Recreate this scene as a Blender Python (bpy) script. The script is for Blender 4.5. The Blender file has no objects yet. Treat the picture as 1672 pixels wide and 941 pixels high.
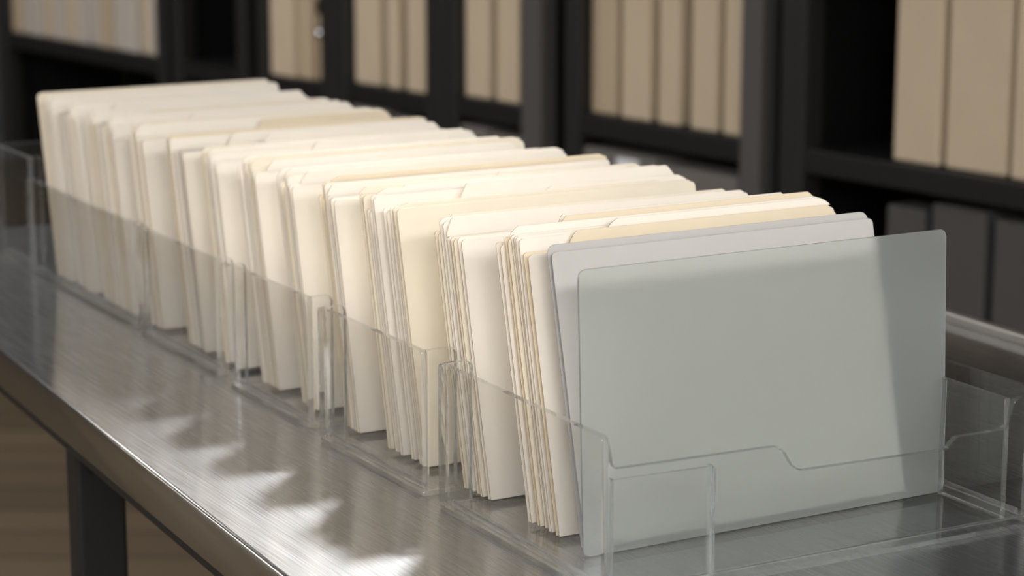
import bpy, bmesh, math, random
from mathutils import Vector, Matrix
random.seed(7)
S = bpy.context.scene
COL = S.collection
R = math.radians
ZT = 0.90          # height of the steel table top above the floor; all building below is done with the table top at z = 0
K = 0.2376         # how far the folders lean back, per metre of height

# ------------------------------------------------------------------ materials
def lin(c):
    return tuple(((v/255)/12.92 if v/255 <= .04045 else ((v/255+.055)/1.055)**2.4) for v in c) + (1.0,)

def mat(name):
    m = bpy.data.materials.new(name); m.use_nodes = True
    nt = m.node_tree; nt.nodes.clear()
    out = nt.nodes.new('ShaderNodeOutputMaterial')
    return m, nt, out

def N(nt, typ, **kw):
    n = nt.nodes.new(typ)
    for k, v in kw.items():
        if k in n.inputs: n.inputs[k].default_value = v
        else: setattr(n, k, v)
    return n

def principled(name, col, rough=.5, metal=0., spec=.5, noise=None, bump=None):
    """noise = (scale xyz, amount); bump = (scale xyz, strength, distance)"""
    m, nt, out = mat(name)
    p = N(nt, 'ShaderNodeBsdfPrincipled', Roughness=rough, Metallic=metal)
    p.inputs['Specular IOR Level'].default_value = spec
    p.inputs['Base Color'].default_value = col
    nt.links.new(p.outputs[0], out.inputs[0])
    tc = N(nt, 'ShaderNodeTexCoord')
    if noise:
        mp = N(nt, 'ShaderNodeMapping'); mp.inputs['Scale'].default_value = noise[0]
        nz = N(nt, 'ShaderNodeTexNoise', Scale=1.0, Detail=4.0)
        rp = N(nt, 'ShaderNodeMapRange'); rp.inputs['To Min'].default_value = 1-noise[1]; rp.inputs['To Max'].default_value = 1+noise[1]*.6
        rp.inputs['From Min'].default_value = .3; rp.inputs['From Max'].default_value = .7
        mx = N(nt, 'ShaderNodeMix', data_type='RGBA', blend_type='MULTIPLY'); mx.inputs['Factor'].default_value = 1
        nt.links.new(tc.outputs['Object'], mp.inputs[0]); nt.links.new(mp.outputs[0], nz.inputs['Vector'])
        nt.links.new(nz.outputs['Fac'], rp.inputs['Value'])
        mx.inputs[6].default_value = col
        nt.links.new(rp.outputs[0], mx.inputs[7]); nt.links.new(mx.outputs[2], p.inputs['Base Color'])
    if bump:
        mp = N(nt, 'ShaderNodeMapping'); mp.inputs['Scale'].default_value = bump[0]
        nz = N(nt, 'ShaderNodeTexNoise', Scale=1.0, Detail=3.0)
        bp = N(nt, 'ShaderNodeBump', Strength=bump[1], Distance=bump[2])
        nt.links.new(tc.outputs['Object'], mp.inputs[0]); nt.links.new(mp.outputs[0], nz.inputs['Vector'])
        nt.links.new(nz.outputs['Fac'], bp.inputs['Height']); nt.links.new(bp.outputs[0], p.inputs['Normal'])
    return m

def fresnel(nt, ior):
    """the same reflectance on both faces of a thin wall"""
    g = N(nt, 'ShaderNodeNewGeometry')
    r = N(nt, 'ShaderNodeMapRange'); r.inputs['To Min'].default_value = ior; r.inputs['To Max'].default_value = 1/ior
    f = N(nt, 'ShaderNodeFresnel')
    nt.links.new(g.outputs['Backfacing'], r.inputs['Value']); nt.links.new(r.outputs[0], f.inputs['IOR'])
    return f

PAPERBUMP = ((900, 900, 900), .06, .0002)
M = {}
M['cream'] = principled('manila_cream', lin((240, 232, 220)), .62, spec=.25, noise=((18, 18, 18), .025), bump=PAPERBUMP)
M['buff'] = principled('manila_buff', lin((236, 226, 207)), .62, spec=.25, noise=((22, 22, 22), .03), bump=PAPERBUMP)
M['tan'] = principled('manila_tan', lin((229, 214, 188)), .62, spec=.25, noise=((22, 22, 22), .03), bump=PAPERBUMP)
M['grey'] = principled('grey_cardstock', lin((186, 183, 180)), .6, spec=.25, noise=((25, 25, 25), .02), bump=PAPERBUMP)
M['cut'] = principled('manila_cut_edge_shaded', lin((158, 130, 94)), .8, spec=.1)  # tan of the cut stock, darkened further for shade between the leaves
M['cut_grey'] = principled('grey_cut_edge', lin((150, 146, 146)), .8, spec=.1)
M['wall_light'] = principled('pale_painted_wall', lin((206, 205, 202)), .8, spec=.2, noise=((3, 3, 3), .03))
M['paper'] = principled('white_paper', lin((207, 198, 187)), .7, spec=.2)
M['steel_edge'] = principled('steel_edge', lin((170, 167, 163)), .24, 1.0, noise=((60, 3, 900), .08))
M['rim'] = principled('satin_steel_rim', lin((190, 186, 180)), .45, 1.0)
M['black'] = principled('black_powder_coat', lin((17, 17, 18)), .5, spec=.35)
M['post'] = principled('charcoal_steel_post', lin((30, 29, 29)), .45, spec=.4)
M['inner'] = principled('dark_steel_panel', lin((15, 15, 16)), .7, spec=.2)
M['box'] = principled('tan_fibreboard', lin((196, 179, 156)), .75, spec=.2, noise=((9, 9, 9), .04))
M['box_b'] = principled('tan_fibreboard_dull', lin((182, 164, 140)), .75, spec=.2, noise=((9, 9, 9), .04))
M['box_w'] = principled('pale_card_cover', lin((184, 176, 168)), .7, spec=.2)
M['dark_box'] = principled('shaded_dark_box_board', lin((74, 72, 71)), .7, spec=.25)  # dark tone holds some of the shade under the upper shelf
M['wall'] = principled('painted_wall', lin((126, 129, 133)), .8, spec=.2, noise=((3, 3, 3), .03))
M['ceil'] = principled('ceiling_paint', lin((148, 150, 153)), .85, spec=.2, noise=((4, 4, 4), .03))
M['post_grey'] = principled('grey_steel_post', lin((80, 77, 76)), .45, spec=.4)
M['grey_box'] = principled('grey_box_board', lin((108, 104, 100)), .7, spec=.25)
M['chrome'] = principled('chrome', lin((220, 222, 226)), .2, 1.0)
M['tag'] = principled('white_tag', lin((225, 228, 232)), .5)

def steel():
    """brushed steel: a broad satin lobe from the grain over a clearer one from the flats between"""
    m, nt, out = mat('brushed_steel')
    col = lin((184, 185, 187))
    a = N(nt, 'ShaderNodeBsdfPrincipled', Metallic=1.0, Roughness=.38); a.inputs['Base Color'].default_value = col
    c = N(nt, 'ShaderNodeBsdfPrincipled', Metallic=1.0, Roughness=.11); c.inputs['Base Color'].default_value = col
    tc = N(nt, 'ShaderNodeTexCoord')
    mp = N(nt, 'ShaderNodeMapping'); mp.inputs['Scale'].default_value = (900, 9, 20)
    nz = N(nt, 'ShaderNodeTexNoise', Scale=1.0, Detail=4.0)
    rr = N(nt, 'ShaderNodeMapRange'); rr.inputs['To Min'].default_value = .2; rr.inputs['To Max'].default_value = .55
    rr.inputs['From Min'].default_value = .3; rr.inputs['From Max'].default_value = .7
    bp = N(nt, 'ShaderNodeBump', Strength=.06, Distance=.0003)
    mx = N(nt, 'ShaderNodeMixShader')
    nt.links.new(tc.outputs['Object'], mp.inputs[0]); nt.links.new(mp.outputs[0], nz.inputs['Vector'])
    nt.links.new(nz.outputs['Fac'], rr.inputs['Value']); nt.links.new(rr.outputs[0], mx.inputs[0])
    nt.links.new(nz.outputs['Fac'], bp.inputs['Height']); nt.links.new(bp.outputs[0], a.inputs['Normal'])
    nt.links.new(c.outputs[0], mx.inputs[1]); nt.links.new(a.outputs[0], mx.inputs[2])
    nt.links.new(mx.outputs[0], out.inputs[0])
    return m
M['steel'] = steel()

def acrylic():
    m, nt, out = mat('clear_acrylic')
    tr = N(nt, 'ShaderNodeBsdfTransparent', Color=(.988, .99, .989, 1))
    gl = N(nt, 'ShaderNodeBsdfGlossy', Roughness=.03, Color=(1, 1, 1, 1))
    fr = fresnel(nt, 1.45)
    mx = N(nt, 'ShaderNodeMixShader')
    nt.links.new(fr.outputs[0], mx.inputs[0]); nt.links.new(tr.outputs[0], mx.inputs[1]); nt.links.new(gl.outputs[0], mx.inputs[2])
    nt.links.new(mx.outputs[0], out.inputs[0])
    return m
M['acrylic'] = acrylic()

def acrylic_edge():
    m, nt, out = mat('polished_acrylic_edge')
    g = N(nt, 'ShaderNodeBsdfGlass', Roughness=.06, IOR=1.45, Color=(.99, .995, .995, 1))
    d = N(nt, 'ShaderNodeBsdfTranslucent', Color=(.9, .93, .93, 1)); e = N(nt, 'ShaderNodeBsdfDiffuse', Color=(.9, .93, .93, 1))
    t = N(nt, 'ShaderNodeBsdfTransparent', Color=(1, 1, 1, 1))
    m1 = N(nt, 'ShaderNodeMixShader', Fac=.5); m2 = N(nt, 'ShaderNodeMixShader', Fac=.22); m3 = N(nt, 'ShaderNodeMixShader', Fac=.08)
    for x, p, q in ((m1, d, e), (m2, g, t), (m3, m2, m1)):
        nt.links.new(p.outputs[0], x.inputs[1]); nt.links.new(q.outputs[0], x.inputs[2])
    nt.links.new(m3.outputs[0], out.inputs[0])
    return m
M['acrylic_edge'] = acrylic_edge()

def frosted():
    m, nt, out = mat('frosted_polypropylene')
    g = N(nt, 'ShaderNodeBsdfRefraction', Roughness=.30, IOR=1.35, Color=(.92, .935, .915, 1))
    d = N(nt, 'ShaderNodeBsdfDiffuse', Color=(.66, .70, .68, 1))
    t = N(nt, 'ShaderNodeBsdfTransparent', Color=(.86, .88, .86, 1))
    gl = N(nt, 'ShaderNodeBsdfGlossy', Roughness=.25)
    a = N(nt, 'ShaderNodeMixShader', Fac=.06); b = N(nt, 'ShaderNodeMixShader', Fac=.175); c = N(nt, 'ShaderNodeMixShader')
    fr = fresnel(nt, 1.3)
    nt.links.new(g.outputs[0], a.inputs[1]); nt.links.new(t.outputs[0], a.inputs[2])
    nt.links.new(a.outputs[0], b.inputs[1]); nt.links.new(d.outputs[0], b.inputs[2])
    nt.links.new(fr.outputs[0], c.inputs[0]); nt.links.new(b.outputs[0], c.inputs[1]); nt.links.new(gl.outputs[0], c.inputs[2])
    nt.links.new(c.outputs[0], out.inputs[0])
    return m
M['frosted'] = frosted()

def planks():
    m, nt, out = mat('brown_plank_floor')
    p = N(nt, 'ShaderNodeBsdfPrincipled', Roughness=.6)
    tc = N(nt, 'ShaderNodeTexCoord')
    mp = N(nt, 'ShaderNodeMapping'); mp.inputs['Rotation'].default_value = (0, 0, R(30))
    br = N(nt, 'ShaderNodeTexBrick', Scale=1.0)
    br.inputs['Color1'].default_value = lin((112, 97, 77)); br.inputs['Color2'].default_value = lin((94, 80, 62))
    br.inputs['Mortar'].default_value = lin((66, 56, 44)); br.inputs['Mortar Size'].default_value = .006
    br.inputs['Brick Width'].default_value = 40; br.inputs['Row Height'].default_value = .16
    nt.links.new(tc.outputs['Object'], mp.inputs[0]); nt.links.new(mp.outputs[0], br.inputs['Vector'])
    nt.links.new(br.outputs['Color'], p.inputs['Base Color']); nt.links.new(p.outputs[0], out.inputs[0])
    return m
M['floor'] = planks()

# ------------------------------------------------------------------ helpers
def link(name, bm, mats, parent=None, origin=None, smooth=False):
    """one mesh object; vertices are given in scene coordinates (table top z = 0)"""
    o0 = Vector(origin) if origin is not None else (Vector(parent['o0']) if parent is not None else Vector((0, 0, 0)))
    base = Vector(parent['o0']) if parent is not None else o0
    bmesh.ops.translate(bm, verts=bm.verts, vec=-(base if parent is not None else o0))
    bmesh.ops.recalc_face_normals(bm, faces=bm.faces)
    me = bpy.data.meshes.new(name); bm.to_mesh(me); bm.free()
    for m in (mats if isinstance(mats, (list, tuple)) else [mats]): me.materials.append(m)
    if smooth:
        for p in me.polygons: p.use_smooth = True
    o = bpy.data.objects.new(name, me); COL.objects.link(o)
    if parent is not None:
        o.parent = parent; o['o0'] = list(base)
    else:
        o.location = o0; o['o0'] = list(o0)
    return o

def thing(name, label, cat, loc, group=None):
    o = bpy.data.objects.new(name, None); COL.objects.link(o)
    o.empty_display_size = .03
    o.location = loc; o['o0'] = list(loc)
    o['label'] = label; o['category'] = cat
    if group: o['group'] = group
    return o

def tag(o, label, cat, group=None):
    o['label'] = label; o['category'] = cat
    if group: o['group'] = group
    return o

def box(bm, x0, x1, y0, y1, z0, z1, bev=0., seg=2, mi=0, rot=None):
    r = bmesh.ops.create_cube(bm, size=1)
    vs = r['verts']
    bmesh.ops.scale(bm, vec=(x1-x0, y1-y0, z1-z0), verts=vs)
    bmesh.ops.translate(bm, vec=((x0+x1)/2, (y0+y1)/2, (z0+z1)/2), verts=vs)
    fs = list({f for v in vs for f in v.link_faces})
    for f in fs: f.material_index = mi
    if bev:
        es = list({e for v in vs for e in v.link_edges})
        bmesh.ops.bevel(bm, geom=es, offset=bev, segments=seg, affect='EDGES', profile=.5)
    return bm

def BM(): return bmesh.new()

def rounded(pts, seg=5):
    """2-D outline; each point (x, z, radius)"""
    out = []; n = len(pts)
    for i, (x, z, r) in enumerate(pts):
        if r <= 0: out.append((x, z)); continue
        p = Vector((x, z)); a = Vector(pts[i-1][:2]); b = Vector(pts[(i+1) % n][:2])
        da = (a-p); db = (b-p)
        r_ = min(r, da.length*.45, db.length*.45)
        s, e = p+da.normalized()*r_, p+db.normalized()*r_
        for k in range(seg+1):
            t = k/seg
            q = s*(1-t)**2 + p*2*t*(1-t) + e*t*t
            out.append((q.x, q.y))
    return out

def slab(bm, outline, axis, a0, a1, bev=.0009, edge_mat=1):
    """extrude a 2-D outline. axis 'y': outline in (x,z); 'x': outline in (y,z); 'z': outline in (x,y)"""
    def P(u, v, a):
        return {'y': (u, a, v), 'x': (a, u, v), 'z': (u, v, a)}[axis]
    v0 = [bm.verts.new(P(u, v, a0)) for u, v in outline]
    v1 = [bm.verts.new(P(u, v, a1)) for u, v in outline]
    f0 = bm.faces.new(v0); f1 = bm.faces.new(list(reversed(v1)))
    n = len(outline); side = []
    for i in range(n):
        f = bm.faces.new((v0[i], v1[i], v1[(i+1) % n], v0[(i+1) % n])); f.material_index = edge_mat; side.append(f)
    f0.material_index = f1.material_index = 0
    if bev:
        es = list(f0.edges)+list(f1.edges)
        r = bmesh.ops.bevel(bm, geom=es, offset=bev, segments=2, affect='EDGES', profile=.5)
        for f in r['faces']: f.material_index = edge_mat
    return bm

# ------------------------------------------------------------------ the setting
def structure(name, bm, m):
    o = link(name, bm, m); o['kind'] = 'structure'; return o
X0, X1, Y0r, Y1r, ZF, ZC = -3.2, 5.6, -3.2, 9.5, -ZT, 1.95
b = BM(); box(b, X0, X1, Y0r, Y1r, ZF-.05, ZF); structure('floor', b, M['floor'])
b = BM(); box(b, X0, X1, Y0r, Y1r, ZC, ZC+.05); structure('ceiling', b, M['ceil'])
b = BM(); box(b, X0-.1, X0, Y0r, Y1r, ZF, ZC); structure('wall_left', b, M['wall_light'])
b = BM(); box(b, X1, X1+.1, Y0r, Y1r, ZF, ZC); structure('wall_right', b, M['wall'])
b = BM(); box(b, X0, X1, Y1r, Y1r+.1, ZF, ZC); structure('wall_back', b, M['wall'])
b = BM(); box(b, X0, X1, Y0r-.1, Y0r, ZF, ZC); structure('wall_front', b, M['wall_light'])

# ------------------------------------------------------------------ the steel table
TW, TY0, TY1 = .965, -.55, 1.505     # in the table's own frame, origin on the left edge
TO = Vector((.6415, 1.452, 0)); TROT = -math.atan(.050)
def tpt(x, y, z):     # table frame -> scene
    c, s = math.cos(TROT), math.sin(TROT)
    return Vector((TO.x+c*x-s*y, TO.y+s*x+c*y, z))
TM = Matrix.Translation(TO) @ Matrix.Rotation(TROT, 4, 'Z')
table = thing('steel_table', 'long brushed stainless steel table carrying the row of clear bins, on black legs', 'table', tpt(TW/2, .47, ZF))
def tlink(name, bm, m, parent=table, smooth=False):
    bmesh.ops.transform(bm, matrix=TM, verts=bm.verts)
    return link(name, bm, m, parent, smooth=smooth)
# top with a folded, rounded edge: one section swept around the plan
b = BM()
rad = .003; sec = [(.10, 0.0)] + [(rad-rad*math.sin(a), -rad+rad*math.cos(a)) for a in [i*math.pi/2/6 for i in range(7)]] + [(0, -.040), (.003, -.0425), (.014, -.0425), (.014, -.030)]
plan = [(0, TY0), (TW, TY0), (TW, TY1), (0, TY1)]; dirs = [(1, 1), (-1, 1), (-1, -1), (1, -1)]
rings = []
for (px, py), (dx, dy) in zip(plan, dirs):
    rings.append([b.verts.new((px+dx*i, py+dy*i, z)) for i, z in sec])
for k in range(4):
    A, B = rings[k], rings[(k+1) % 4]
    for i in range(len(sec)-1):
        f = b.faces.new((A[i], B[i], B[i+1], A[i+1]))
        f.material_index = 0 if i == 0 else 1
        f.smooth = i > 0
b.faces.new([r[0] for r in rings])
ut = [b.verts.new((px+dx*.014, py+dy*.014, -.030)) for (px, py), (dx, dy) in zip(plan, dirs)]
b.faces.new(list(reversed(ut)))
bmesh.ops.remove_doubles(b, verts=b.verts, dist=1e-5)
ttop = tlink('table_top', b, [M['steel'], M['steel_edge']])
# a raised rolled rim, added so the far long edge catches a bright line
b = BM()
slab(b, rounded([(TW-.013, .0003, .001), (TW-.001, .0003, .001), (TW-.001, .011, .004), (TW-.013, .011, .004)], 6), 'y', TY0+.002, TY1-.002, bev=0, edge_mat=0)
tlink('added_bright_rim', b, M['rim'], smooth=False)
# black underframe
b = BM()
for x in (.0425, TW-.0425): box(b, x-.0275, x+.0275, TY0+.02, TY1-.02, -.064, -.0305, .003)
for y in (TY0+.05, .66, TY1-.05): box(b, .0705, TW-.0705, y-.025, y+.025, -.064, -.0305, .003)
tlink('under_frame', b, M['black'])
def leg(x, y):
    b = BM(); w = .025; wy = .019
    sx = 1 if x < TW/2 else -1
    box(b, x-w, x+w, y-wy, y+wy, -ZT+.012, -.0645, .004)
    # gusset toward the middle of the table
    for s in ([1] if y < 0 else [-1] if y > 1.2 else [-1, 1]):
        pts = rounded([(y+s*wy, -.0645, 0), (y+s*(wy+.05), -.0645, 0), (y+s*(wy+.035), -.066, .008), (y+s*wy, -.098, .004)])
        slab(b, pts, 'x', x-.012, x+.012, bev=0, edge_mat=0)
    o = tlink('leg', b, M['black'])
    b = BM()
    r = bmesh.ops.create_cone(b, cap_ends=True, segments=24, radius1=.026, radius2=.022, depth=.012)
    bmesh.ops.translate(b, vec=(x, y, -ZT+.006), verts=r['verts'])
    tlink('foot', b, M['post'], o)
for x in (.055, TW-.055):
    for y in (TY0+.06, .66, TY1-.06): leg(x, y)

# ------------------------------------------------------------------ the clear acrylic bins
AC = [M['acrylic'], M['acrylic_edge']]
XR = 1.205; TH = .0055; FZ = .004
def acrylic_bin(xl, y0, y1, h, label, front=False, back=False, skew=0.0):
    o = thing('acrylic_bin', label, 'bin', ((xl+XR)/2, (y0+y1)/2, 0), 'clear bins in a row on the steel table')
    yb = y0-.011 if front else y0
    b = BM(); slab(b, rounded([(xl, yb, .004), (XR, yb, .004), (XR, y1, .004), (xl, y1, .004)]), 'z', .0003, FZ, .0008); link('floor_panel', b, AC, o)
    r = .007
    def side(x, h=h):
        b = BM(); slab(b, rounded([(y0, FZ, .001), (y1, FZ, .001), (y1, h, r*.5), (y0, h, r*.5)]), 'x', x, x+TH, .0009); return b
    link('left_wall', side(xl), AC, o); link('right_wall', side(XR-TH, .107 if front else h), AC, o)
    # low rails inside the foot of each long wall
    for x in (xl+TH+.0002, XR-TH-.0042):
        b = BM(); box(b, x, x+.004, y0+.009, y1-.009, FZ, FZ+.005, .0012, mi=0)
        for f in b.faces: f.material_index = 1
        link('base_rail', b, AC, o)
    def flange(x0, x1, ya, inner):
        # full-height return at a corner, its inner top corner rounded
        pts = [(x0, FZ, 0), (x1, FZ, 0), (x1, h, .006 if inner == 'r' else 0), (x0, h, .006 if inner == 'l' else 0)]
        b = BM(); slab(b, rounded(pts), 'y', ya, ya+TH, .0009); return b
    xa, xb = xl+TH, XR-TH
    if front:
        prof = [(xa, FZ, 0), (xb, FZ, 0), (xb, .1005, .002), (1.1830, .1005, .003), (1.1765, .0775, .003), (1.1275, .0775, .003), (1.117, .069, .003),
                (.9785, .0715, .007), (.9655, .0925, .006), (.823, .0945, .004), (xa+.0018, .108, .003), (xa, .1175, 0)]
        b = BM(); slab(b, rounded(prof), 'y', y0, y0+TH, .0010); link('front_wall', b, AC, o)
        b = BM(); slab(b, [(y0+TH, FZ), (1.3692, FZ), (1.3692, .1005), (y0+TH, .1005)], 'x', 1.178, 1.183, .0009); link('guide_panel', b, AC, o)
        # label pocket standing proud of the front wall
        b = BM()
        slab(b, rounded([(.8175, FZ, 0), (.9030, FZ, 0), (.9030, .0885, .002), (.8175, .0900, .002)]), 'y', y0-.0085, y0-.006, .0006)
        slab(b, [(.9005, FZ), (.9030, FZ), (.9030, .0882), (.9005, .0882)], 'y', y0-.0058, y0-.0002, .0004)
        slab(b, [(.8175, FZ), (.8200, FZ), (.8200, .0897), (.8175, .0897)], 'y', y0-.0058, y0-.0002, .0004)
        link('label_pocket', b, AC, o)
        ra = [(xa, min(.8435, xa+.022), y1-TH, 'r'), (1.1595, xb, y1-TH, 'l')]
    elif back:
        link('front_return', flange(xa, xa+.012, y0, 'r'), AC, o); link('front_return', flange(xb-.012, xb, y0, 'l'), AC, o)
        b = BM(); slab(b, rounded([(xa, FZ, 0), (xb, FZ, 0), (xb, h, .004), (xa, h, .004)]), 'y', y1-TH, y1, .0009); link('back_wall', b, AC, o)
        return o
    else:
        link('front_return', flange(xa, min(xa+.027, .8525), y0, 'r'), AC, o); link('front_return', flange(1.1595, xb, y0, 'l'), AC, o)
        ra = [(xa, min(.8435, xa+.022), y1-TH, 'r'), (1.1595, xb, y1-TH, 'l')]
    for x0, x1, ya, inner in ra: link('rear_return', flange(x0, x1, ya, inner), AC, o)
    return o
nb = acrylic_bin(.8135, 1.287, 1.538, .119, 'nearest clear acrylic bin, with a stepped front lip and a label pocket', front=True)
nb.rotation_euler.z = R(-1.2)      # set down a little askew
acrylic_bin(.8185, 1.575, 1.770, .121, 'clear acrylic bin directly behind the nearest bin with the label pocket')
acrylic_bin(.8265, 1.810, 1.990, .121, 'third clear acrylic bin from the front, between two other low bins')
acrylic_bin(.8325, 2.036, 2.246, .117, 'fourth clear acrylic bin from the front, by the dull half of the table edge')
acrylic_bin(.8385, 2.281, 2.636, .115, 'fifth and longest clear acrylic bin, under the rearmost manila folders')
acrylic_bin(.8440, 2.643, 2.772, .138, 'farthest clear acrylic bin, taller than the others and empty', back=True)

# ------------------------------------------------------------------ folders
def sheet_rows(h0, h1, xl, xr, r, left=True, right=True, n=7, slant=0.):
    """rows (height along sheet, left x, right x) of a sheet whose top corners are rounded"""
    rows = [(h0+(h1-r-h0)*i/n, xl, xr) for i in range(n+1)]
    for k in range(1, 6):
        a = k/5*math.pi/2
        d = r*(1-math.cos(a))
        rows.append((h1-r+r*math.sin(a), xl+(d if left else 0), xr-(d if right else 0)))
    return rows
def tab_rows(h0, h1, xl, xr, lt, rt):
    """a raised tab: sloped rounded shoulders; lt / rt are the shoulder widths"""
    rows = []
    for k in range(9):
        t = k/8
        e = t*t*(3-2*t)*.55 + (1-math.sqrt(max(0, 1-t*t)))*.45
        rows.append((h0+(h1-h0)*t, xl+lt*e, xr-rt*e))
    return rows
def sheet_bm(rows, y0, lean, th, bow, flare=0., H=.22):
    """closed thin solid; rows follow the lean, with a slight bow and a flare towards the top"""
    bm = BM(); F = []; B = []
    for h, xl, xr in rows:
        t = max(0., min(1.1, h/H))
        y = y0 + lean*h + bow*math.sin(math.pi*min(1, t)) + flare*t**3
        F.append([bm.verts.new((xl+(xr-xl)*i/4, y+bow*.5*math.sin(math.pi*i/4), FZ+.0003+h)) for i in range(5)])
        B.append([bm.verts.new((xl+(xr-xl)*i/4, y+th+bow*.5*math.sin(math.pi*i/4), FZ+.0003+h)) for i in range(5)])
    n = len(rows)
    for j in range(n-1):
        for i in range(4):
            bm.faces.new((F[j][i], F[j][i+1], F[j+1][i+1], F[j+1][i]))
            bm.faces.new((B[j][i+1], B[j][i], B[j+1][i], B[j+1][i+1]))
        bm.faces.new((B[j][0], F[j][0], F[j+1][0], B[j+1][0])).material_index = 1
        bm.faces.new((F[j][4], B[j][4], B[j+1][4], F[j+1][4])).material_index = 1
    for i in range(4):
        bm.faces.new((F[0][i+1], F[0][i], B[0][i], B[0][i+1]))
        bm.faces.new((F[-1][i], F[-1][i+1], B[-1][i+1], B[-1][i]))
    return bm

TP = .0006
def folder(yf, yb, zf, zb, tab, m, label, group, xl=.855, w=.300, lean=K, bowf=0., flf=0., flb=0., name='manila_folder', mb=None):
    """front and back leaves joined by a fold at the foot; tab = (start, end) along the width, or None for a straight-cut back leaf"""
    o = thing(name, label, 'folder', (xl+w/2, (yf+yb)/2, FZ), group)
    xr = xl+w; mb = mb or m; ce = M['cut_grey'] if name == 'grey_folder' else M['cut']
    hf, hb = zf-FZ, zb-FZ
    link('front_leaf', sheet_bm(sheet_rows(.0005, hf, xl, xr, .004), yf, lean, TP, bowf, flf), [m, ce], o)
    if tab is None:
        rows = sheet_rows(0, hb, xl, xr, .007)
        body = rows
    else:
        hb0 = hf+.0006
        body = sheet_rows(0, hb0, xl, xr, .003)
    bk = sheet_bm(body, yb, lean, TP, bowf, flb)
    # the fold: a narrow strip under both leaves
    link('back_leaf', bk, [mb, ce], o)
    if yb-yf-TP > .0004:
        b = BM(); box(b, xl+.001, xr-.001, yf+TP+.0001, yb-.0001, FZ+.0003, FZ+.0010); link('bottom_fold', b, mb, o)
    if tab is not None:
        t0, t1 = tab
        tl, tr = xl+w*t0, xl+w*t1
        rows = tab_rows(hb0+.0001, hb, tl, tr, .009 if t0 > .01 else .007, .010)
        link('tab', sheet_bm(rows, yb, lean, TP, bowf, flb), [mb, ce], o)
    return o

ORD = ['foremost', 'second', 'third', 'fourth', 'fifth', 'sixth', 'seventh', 'eighth', 'ninth', 'tenth', 'eleventh']
def bundle(where, group, lst, zf, zb):
    n = len(lst)
    for i, it in enumerate(lst):
        yf, yb, tab, mk = it[:4]; opt = it[4] if len(it) > 4 else {}
        pos = ORD[i] if i < n-1 or n == 1 else 'rearmost'
        word = {'cream': 'cream', 'buff': 'buff', 'tan': 'tan'}[mk]
        tw = 'straight top' if tab is None else ('wide tab' if tab[1]-tab[0] > .6 else ('left-end tab' if tab[0] < .3 else 'right-end tab'))
        o = folder(yf, yb, opt.get('zf', zf+random.uniform(-.0012, .0012)), opt.get('zb', zb+random.uniform(-.0015, .0015)), tab, M[mk],
               f'{pos} {word} manila folder, {tw}, {where}', group,
               xl=.8545+opt.get('dx', random.uniform(-.0012, .0012)), w=.3005+random.uniform(-.001, .001),
               lean=K+opt.get('dl', random.uniform(-.004, .004)), bowf=random.uniform(-.0008, .0012),
               flf=opt.get('flf', random.uniform(-.0018, .0006)), flb=opt.get('flb', random.uniform(-.0006, .0018)), mb=M[opt['mb']] if 'mb' in opt else None)
FULL = (0.0, 1.0)
# grey folder, foremost of all
folder(1.3835, 1.3895, .2205, .2250, None, M['grey'], 'grey card folder behind the frosted plastic sheet at the front of the row', None, xl=.8555, w=.302, bowf=0, flf=0, flb=0, name='grey_folder')
bundle('right behind the grey folder', 'manila folders right behind the grey folder', [
    (1.4185, 1.4235, (.135, 1.0), 'cream', dict(zf=.2135, zb=.2265, dx=-.0005, mb='tan')),
    (1.4310, 1.4345, (.28, 1.0), 'cream', dict(zf=.2235, zb=.2305, dx=0)),
    (1.4405, 1.4440, (.0, 1.0), 'cream', dict(zf=.2235, zb=.2300, dx=.002)),
    (1.4480, 1.4520, (.16, 1.0), 'buff', dict(zf=.2210, zb=.2330, dx=0, mb='tan')),
    (1.4585, 1.4635, (.18, .95), 'cream', dict(zf=.2150, zb=.2320, dx=-.0015))], .215, .226)
bundle('in the second bunch from the front', 'manila folders in the second bunch from the front', [
    (1.5265, 1.5310, (.47, 1.0), 'cream', dict(zf=.2080, zb=.2150, dx=.0005)),
    (1.5375, 1.5405, (.60, 1.0), 'buff', dict(zf=.2072, zb=.2160, dx=-.001)),
    (1.5450, 1.5490, (.0, 1.0), 'cream', dict(zf=.2060, zb=.2210, dx=.0005)),
    (1.5550, 1.5585, (.0, .93), 'cream', dict(zf=.2180, zb=.2200, dx=0)),
    (1.5640, 1.5680, (.03, .985), 'buff', dict(zf=.2080, zb=.2200, dx=-.001))], .208, .219)
bundle('in the third bunch from the front', 'manila folders in the third bunch from the front', [
    (1.6355, 1.6400, (.02, .9), 'buff', dict(zf=.2165, zb=.2195)),
    (1.6450, 1.6485, (.5, 1.0), 'cream', dict(zf=.2150, zb=.2210)),
    (1.6600, 1.6650, (.25, 1.0), 'cream', dict(zf=.2120, zb=.2275)),
    (1.6765, 1.6810, (.02, 1.0), 'cream', dict(zf=.2205, zb=.2255)),
    (1.6895, 1.6935, (.10, .92), 'cream', dict(zf=.2075, zb=.2250)),
    (1.7000, 1.7050, (.0, .97), 'buff', dict(zf=.2185, zb=.2250))], .212, .222)
bundle('in the fourth bunch from the front', 'manila folders in the fourth bunch from the front', [
    (1.7605, 1.7650, (.55, .97), 'cream', {}), (1.7685, 1.7720, (.0, 1.0), 'cream', {}),
    (1.7765, 1.7800, (.03, 1.0), 'cream', dict(zf=.2185, zb=.2235, mb='tan')), (1.7870, 1.7910, (.3, .97), 'buff', {})], .207, .2185)
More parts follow.
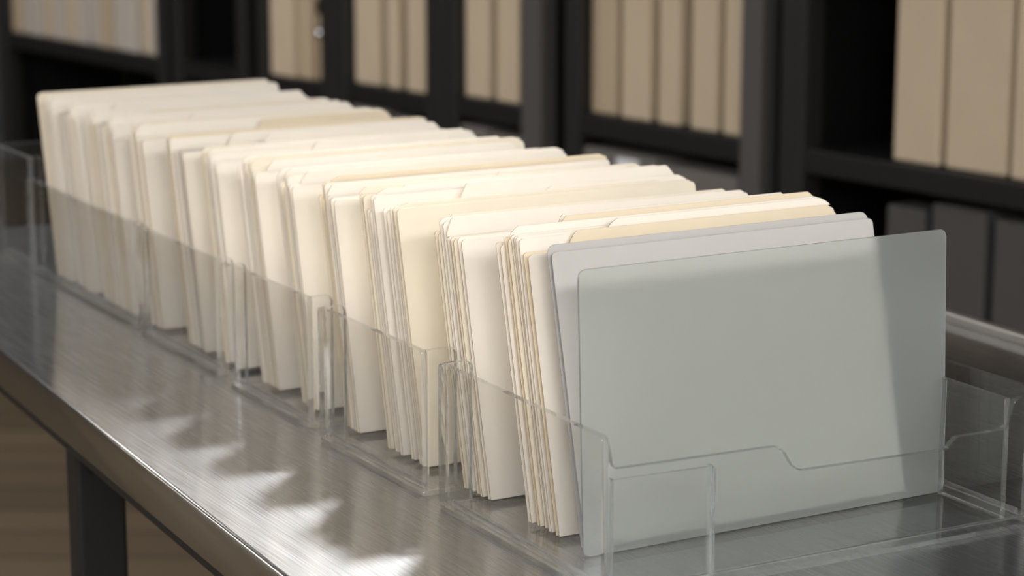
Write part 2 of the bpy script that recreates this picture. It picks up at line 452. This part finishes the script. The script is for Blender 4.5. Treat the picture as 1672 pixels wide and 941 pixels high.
bundle('in the fifth bunch from the front', 'manila folders in the fifth bunch from the front', [
    (1.8505, 1.8550, (.04, 1.0), 'cream', {}), (1.8610, 1.8645, (.0, 1.0), 'cream', dict(zf=.2135, zb=.219)),
    (1.8705, 1.8740, (.5, .95), 'buff', {}), (1.8820, 1.8860, (.0, .97), 'cream', {})], .205, .2165)
bundle('in the sixth bunch from the front', 'manila folders in the sixth bunch from the front', [
    (1.9365, 1.9405, (.05, .97), 'cream', {}), (1.9460, 1.9490, (.02, 1.0), 'buff', dict(zf=.2155, zb=.219)),
    (1.9545, 1.9580, (.1, .96), 'cream', {}), (1.9610, 1.9650, (.0, .94), 'cream', dict(zf=.214, zb=.2185)), (1.9700, 1.9740, (.4, 1.), 'cream', {})], .2065, .217)
bundle('in the seventh bunch from the front', 'manila folders in the seventh bunch from the front', [
    (2.0345, 2.0385, (.35, .98), 'cream', {}), (2.0440, 2.0475, (.0, 1.0), 'cream', dict(zf=.2105, zb=.2150)),
    (2.0535, 2.0570, (.15, 1.), 'cream', {}), (2.0620, 2.0660, (.0, .95), 'buff', dict(zf=.2085, zb=.2150))], .203, .2145)
bundle('in the eighth bunch from the front', 'manila folders in the eighth bunch from the front', [
    (2.1160, 2.1200, (.3, 1.0), 'cream', {}), (2.1420, 2.1455, (.2, 1.0), 'cream', {}),
    (2.1530, 2.1570, (.0, 1.0), 'cream', dict(zf=.2130, zb=.2165, mb='tan')), (2.1620, 2.1660, (.4, .97), 'buff', dict(zf=.2105))], .202, .2145)
bundle('in the ninth bunch from the front', 'manila folders in the ninth bunch from the front', [
    (2.2385, 2.2425, (.45, 1.0), 'cream', dict(mb='tan')), (2.2480, 2.2515, (.0, 1.0), 'cream', {}),
    (2.2570, 2.2610, (.02, .96), 'buff', dict(zf=.2130, zb=.2165)), (2.2670, 2.2710, (.3, 1.), 'cream', {})], .202, .2140)
bundle('in the tenth bunch from the front', 'manila folders in the tenth bunch from the front', [
    (2.3240, 2.3280, (.3, .97), 'cream', {}), (2.3340, 2.3375, (.0, 1.0), 'cream', {}),
    (2.3430, 2.3465, (.1, .96), 'buff', {}), (2.3540, 2.3580, (.02, 1.), 'cream', {})], .203, .2125)
bundle('in the eleventh bunch from the front', 'manila folders in the eleventh bunch from the front', [
    (2.3800, 2.3840, (.2, .96), 'cream', dict(mb='tan')), (2.3900, 2.3935, (.0, 1.0), 'cream', {}),
    (2.4010, 2.4045, (.5, 1.0), 'buff', {}), (2.4140, 2.4180, (.02, .95), 'cream', {})], .202, .2130)
bundle('in the next to last bunch', 'manila folders in the next to last bunch', [
    (2.4505, 2.4545, (.15, .97), 'cream', {}), (2.4620, 2.4655, (.0, 1.0), 'cream', {}), (2.4740, 2.4780, (.02, .95), 'cream', {})], .202, .2135)
bundle('at the very back of the row', 'manila folders at the very back of the row', [
    (2.5330, 2.5370, (.0, .95), 'cream', {}), (2.5470, 2.5510, None, 'cream', dict(zf=.200)), (2.5700, 2.5750, None, 'buff', dict(zf=.203, zb=.2165, dx=-.001))], .202, .2150)

# sheaves of white paper standing between folders
def paper(y, z, x, n, label):
    b = sheet_bm(sheet_rows(0, z-FZ, x, x+.279, .001), y, K, .0011*n, 0)
    o = link('paper_sheaf', b, M['paper'], None, origin=(x+.14, y, FZ)); tag(o, label, 'paper', 'white paper sheaves standing among the folders'); return o
paper(2.1245, .203, .8565, 3, 'white paper sheaf just behind the foremost folder of the eighth bunch')
paper(2.1330, .2045, .8560, 3, 'white paper sheaf farther back in the eighth bunch from the front')
paper(2.3660, .203, .8560, 6, 'white paper sheaf between the tenth and eleventh folder bunches')
paper(2.4930, .201, .8580, 20, 'thick pale grey sheaf with a white top near the back of the row')

# the frosted plastic sheet in front of everything
b = BM()
out = rounded([(.8440, FZ+.0004, .006), (1.1860, FZ+.0004, .007), (1.1860, .2185, .006), (.8440, .2185, .006)])
slab(b, out, 'y', 0, .0014, .0005, 1)
for v in b.verts: v.co.y += 1.3675 + .045*v.co.z
fs = link('plastic_sheet', b, [M['frosted'], M['acrylic_edge']], None, origin=(1.02, 1.3675, FZ))
tag(fs, 'frosted clear plastic divider sheet standing at the front of the nearest bin', 'divider sheet')

# ------------------------------------------------------------------ the shelving in the background
SD = Vector((-.125, .992, 0)).normalized(); SN = Vector((SD.y, -SD.x, 0))      # along the run (away from the camera), and into the shelves
P0 = Vector((2.3915, 2.7663, 0))
SM = Matrix(((SD.x, SN.x, 0, P0.x), (SD.y, SN.y, 0, P0.y), (0, 0, 1, 0), (0, 0, 0, 1)))
def sp(s, d, z): return SM @ Vector((s, d, z))
def slink(name, bm, m, parent=None, origin=None):
    bmesh.ops.transform(bm, matrix=SM, verts=bm.verts)
    return link(name, bm, m, parent, origin=origin)
DEP = .42; TOPZ = .62
def unit(s0, s1, pw0, pw1, label, zb=-.02, pale=False):
    o = thing('shelving_unit', label, 'shelving', sp((s0+s1)/2, DEP/2, ZF), 'black shelving units behind the table')
    for a, c in ((s0, s0+pw0), (s1-pw1, s1)):
        for d0, d1 in ((0, .045), (DEP-.045, DEP)):
            b = BM(); box(b, a, c, d0, d1, ZF, TOPZ, .003); slink('post', b, M['post_grey' if pale and a == s0 else 'post'], o)
    for a, c in ((s0+.006, s0+.012), (s1-.012, s1-.006)):
        b = BM(); box(b, a, c, .0455, DEP-.0455, ZF+.04, TOPZ-.003); slink('side_panel', b, M['inner'], o)
    b = BM(); box(b, s0+pw0+.0005, s1-pw1-.0005, DEP-.012, DEP-.004, ZF+.03, TOPZ); slink('back_panel', b, M['inner'], o)
    for z in (zb, -.455, -.855, .34, TOPZ-.002):
        b = BM(); box(b, s0+pw0+.0005, s1-pw1-.0005, .004, DEP-.0125, z-.042, z, .003); slink('shelf_board', b, M['black'], o)
    return o
unit(-1.00, .400, .05, .060, 'black shelving unit at the far right, its tan boxes nearest the camera', -.017)
unit(.450, .998, .050, .046, 'black shelving unit with a full row of tan boxes right of the folder row', -.019, True)
unit(1.075, 1.408, .060, .053, 'narrow black shelving unit holding two tan boxes above the middle folders', -.026, True)
unit(1.410, 1.822, .055, .053, 'black shelving unit with three tan boxes, left of the narrow two-box unit', -.036)
unit(1.824, 2.150, .050, .040, 'black shelving unit behind the rearmost folders, with a chrome knob box', -.048)
unit(2.200, 2.560, .045, .045, 'empty dark shelving unit between the tan boxes and the pale binders', -.050)
unit(2.590, 3.580, .050, .060, 'black shelving unit at the far left holding narrow pale binders', -.055)

def file_box(s0, s1, z0, z1, m, label, group, d=.02, name='file_box', cat='box', lid=True, knob=False, labeltag=False):
    o = thing(name, label, cat, sp((s0+s1)/2, d+.15, z0), group)
    b = BM(); box(b, s0, s1, d, d+.30, z0, z1, .004); slink('body', b, m, o)
    if knob:
        b = BM(); r = bmesh.ops.create_uvsphere(b, u_segments=16, v_segments=10, radius=.012)
        bmesh.ops.translate(b, vec=((s0+s1)/2, d-.010, z0+.11), verts=r['verts']); slink('knob', b, M['chrome'], o)
        b = BM(); box(b, s0+.01, s1-.008, d-.004, d-.0002, z0+.15, z0+.185, .001); slink('label_holder', b, M['black'], o)
    if labeltag:
        c = s0+(s1-s0)*labeltag
        b = BM(); box(b, c-.03, c+.03, d-.006, d-.0002, z1-.028, z1-.008, .001); slink('label_plate', b, M['tag'], o)
    return o
EA = .002
def row(edges, zb, h, group, where, mats, dd, ends=None):
    n = len(edges)
    ords = ['rightmost', 'second', 'third', 'fourth', 'fifth', 'sixth', 'seventh', 'eighth', 'ninth', 'tenth', 'eleventh', 'twelfth', 'thirteenth', 'fourteenth']
    for i, (a, c) in enumerate(edges):
        kw = (ends or {}).get(i, {})
        mk = mats[i % len(mats)]
        w = {'box': 'tan', 'box_b': 'dull tan', 'box_w': 'pale grey', 'dark_box': 'dark', 'grey_box': 'grey'}[mk]
        pos = 'rightmost' if i == 0 else ('leftmost' if i == n-1 else ords[i]+' from right')
        if n == 2: pos = ['right-hand', 'left-hand'][i]
        if n == 1: pos = 'lone'
        nm = kw.pop('name', None)
        file_box(a, c, zb+.0005, zb+h*(1+.02*((i*7) % 3-1)), M[mk], f'{pos} {w} {"binder" if nm else "file box"} {where}', group, d=dd[i % len(dd)],
                 name=nm or 'file_box', cat='binder' if nm else 'box', **kw)
# upper shelf, from the right unit leftwards (s grows to the left)
row([(-.335, -.235), (-.225, -.095), (-.082, .046), (.060, .158)], -.017, .295, 'tan boxes in the right shelving unit', 'on the upper shelf of the far right shelving', ['box', 'box', 'box', 'box'], [.03, .025, .03, .028])
row([(.503, .566), (.586, .655), (.690, .748), (.772, .852), (.872, .950)], -.019, .295, 'tan boxes right of the folder row', 'on the upper shelf right of the folder row', ['box', 'box', 'box', 'box', 'box_b'], [.02, .022, .024, .022, .028])
row([(1.168, 1.244), (1.268, 1.352)], -.026, .30, 'tan boxes in the narrow unit', 'in the narrow unit above the middle folders', ['box', 'box'], [.02, .02])
row([(1.470, 1.563), (1.592, 1.640), (1.664, 1.764)], -.036, .31, 'tan boxes in the three-box unit', 'in the shelving unit left of the narrow one', ['box', 'box', 'box'], [.02, .02, .02])
row([(1.880, 1.935), (1.938, 2.000), (2.003, 2.105)], -.048, .32, 'tan boxes behind the rearmost folders', 'in the shelving behind the rearmost folders', ['box_b', 'box_b', 'box'], [.03, .02, .01], {0: dict(knob=True)})
ed = []; s = 2.644; k = 0
while s < 3.50:
    w = [.062, .055, .070, .060, .066][k % 5]; ed.append((s, min(s+w, 3.515))); s += w+.006; k += 1
row(ed, -.055, .32, 'pale binders on the far left shelf', 'on the far left shelf', ['box_w', 'box', 'box_w', 'box_w', 'box_b', 'box_w', 'box_w', 'box'], [.02, .028, .018, .024], {i: dict(name='binder') for i in range(len(ed))})
# lower shelf: dark boxes, their tone partly standing in for shade
row([(-.34, -.20), (-.18, -.072), (-.052, .060), (.078, .160)], -.455, .372, 'dark boxes low in the right unit', 'on the lower shelf of the far right shelving', ['dark_box'], [.02])
row([(.508, .720), (.735, .945)], -.455, .372, 'dark boxes low right of the folder row', 'on the lower shelf right of the folder row', ['grey_box'], [.006], {1: dict(labeltag=.35)})
row([(1.140, 1.245), (1.258, 1.350)], -.455, .372, 'dark boxes low in the narrow unit', 'on the lower shelf of the narrow unit', ['grey_box'], [.006])
row([(1.470, 1.600), (1.615, 1.762)], -.455, .372, 'dark boxes low in the three-box unit', 'on the lower shelf left of the narrow unit', ['grey_box'], [.006], {1: dict(labeltag=.45)})

# ------------------------------------------------------------------ camera
cam = bpy.data.cameras.new('camera'); co = bpy.data.objects.new('camera', cam); COL.objects.link(co)
FPX = 3730.
cam.sensor_width = 36; cam.lens = FPX/1672*36; cam.clip_start = .02
co.location = (0, 0, .54); co.rotation_euler = (R(90-11.7), 0, R(-29.8))
fwd = Vector((math.sin(R(29.8))*math.cos(R(11.7)), math.cos(R(29.8))*math.cos(R(11.7)), -math.sin(R(11.7))))
cam.dof.use_dof = True
cam.dof.focus_distance = (Vector((1.0, 1.43, .12))-co.location).dot(fwd)
cam.dof.aperture_fstop = 5.9
S.camera = co

# ------------------------------------------------------------------ lights: ceiling luminaires, with some unseen panels added as fill
def area(name, loc, sx, sy, power, rz=0., col=(1, .985, .965), tilt=None):
    l = bpy.data.lights.new(name, 'AREA'); l.shape = 'RECTANGLE'; l.size = sx; l.size_y = sy; l.energy = power; l.color = col
    o = bpy.data.objects.new(name, l); COL.objects.link(o); o.location = loc
    o.rotation_euler = (tilt or 0, 0, rz); return o
area('ceiling_panel_and_fill', (-.7, -2.3, 1.92), 1.8, 1.8, 230)
area('ceiling_panel_and_fill', (-2.2, -.4, 1.92), 1.2, 1.8, 95)  # added fill from the left for the folder faces
area('ceiling_panel_and_fill', (.8, 4.8, 1.92), .6, 1.2, 26)  # added fill over the aisle, brightens the shelf boxes
area('ceiling_panel_and_fill', (1.8, -2.2, 1.92), 1.8, 1.2, 140)
area('ceiling_panel_and_fill', (1.0, 1.2, 1.92), .6, 1.2, 2)
area('ceiling_panel_and_fill', (-1.5, 3.2, 1.92), .6, 1.2, 60)
area('ceiling_panel_and_fill', (-2.5, 6.0, 1.92), 1.2, .6, 60)  # added fill that brightens the back wall and ceiling, out of view
sl = bpy.data.lights.new('ceiling_spot_light', 'SPOT'); sl.energy = 620; sl.spot_size = R(13); sl.spot_blend = 1; sl.shadow_soft_size = .10; sl.color = (1, 1, 1)
so = bpy.data.objects.new('ceiling_spot_light', sl); COL.objects.link(so); so.location = (2.12, 3.48, 1.90)
so.rotation_euler = (Vector((.70, 1.62, 0))-so.location).to_track_quat('-Z', 'Y').to_euler()

world = bpy.data.worlds.new('world'); S.world = world; world.use_nodes = True
world.node_tree.nodes['Background'].inputs[0].default_value = (.5, .5, .5, 1)
world.node_tree.nodes['Background'].inputs[1].default_value = .05
S.view_settings.view_transform = 'Standard'; S.view_settings.look = 'None'; S.view_settings.gamma = 1
S.view_settings.use_curve_mapping = False; S.view_settings.exposure = -.21
S.cycles.max_bounces = 16; S.cycles.transparent_max_bounces = 40; S.cycles.transmission_bounces = 12; S.cycles.glossy_bounces = 6
S.cycles.caustics_reflective = False; S.cycles.sample_clamp_indirect = 6

# lift the whole place so that the floor lies at z = 0
for o in list(S.objects):
    if 'o0' in o: del o['o0']
    if o.parent is None: o.location.z += ZT
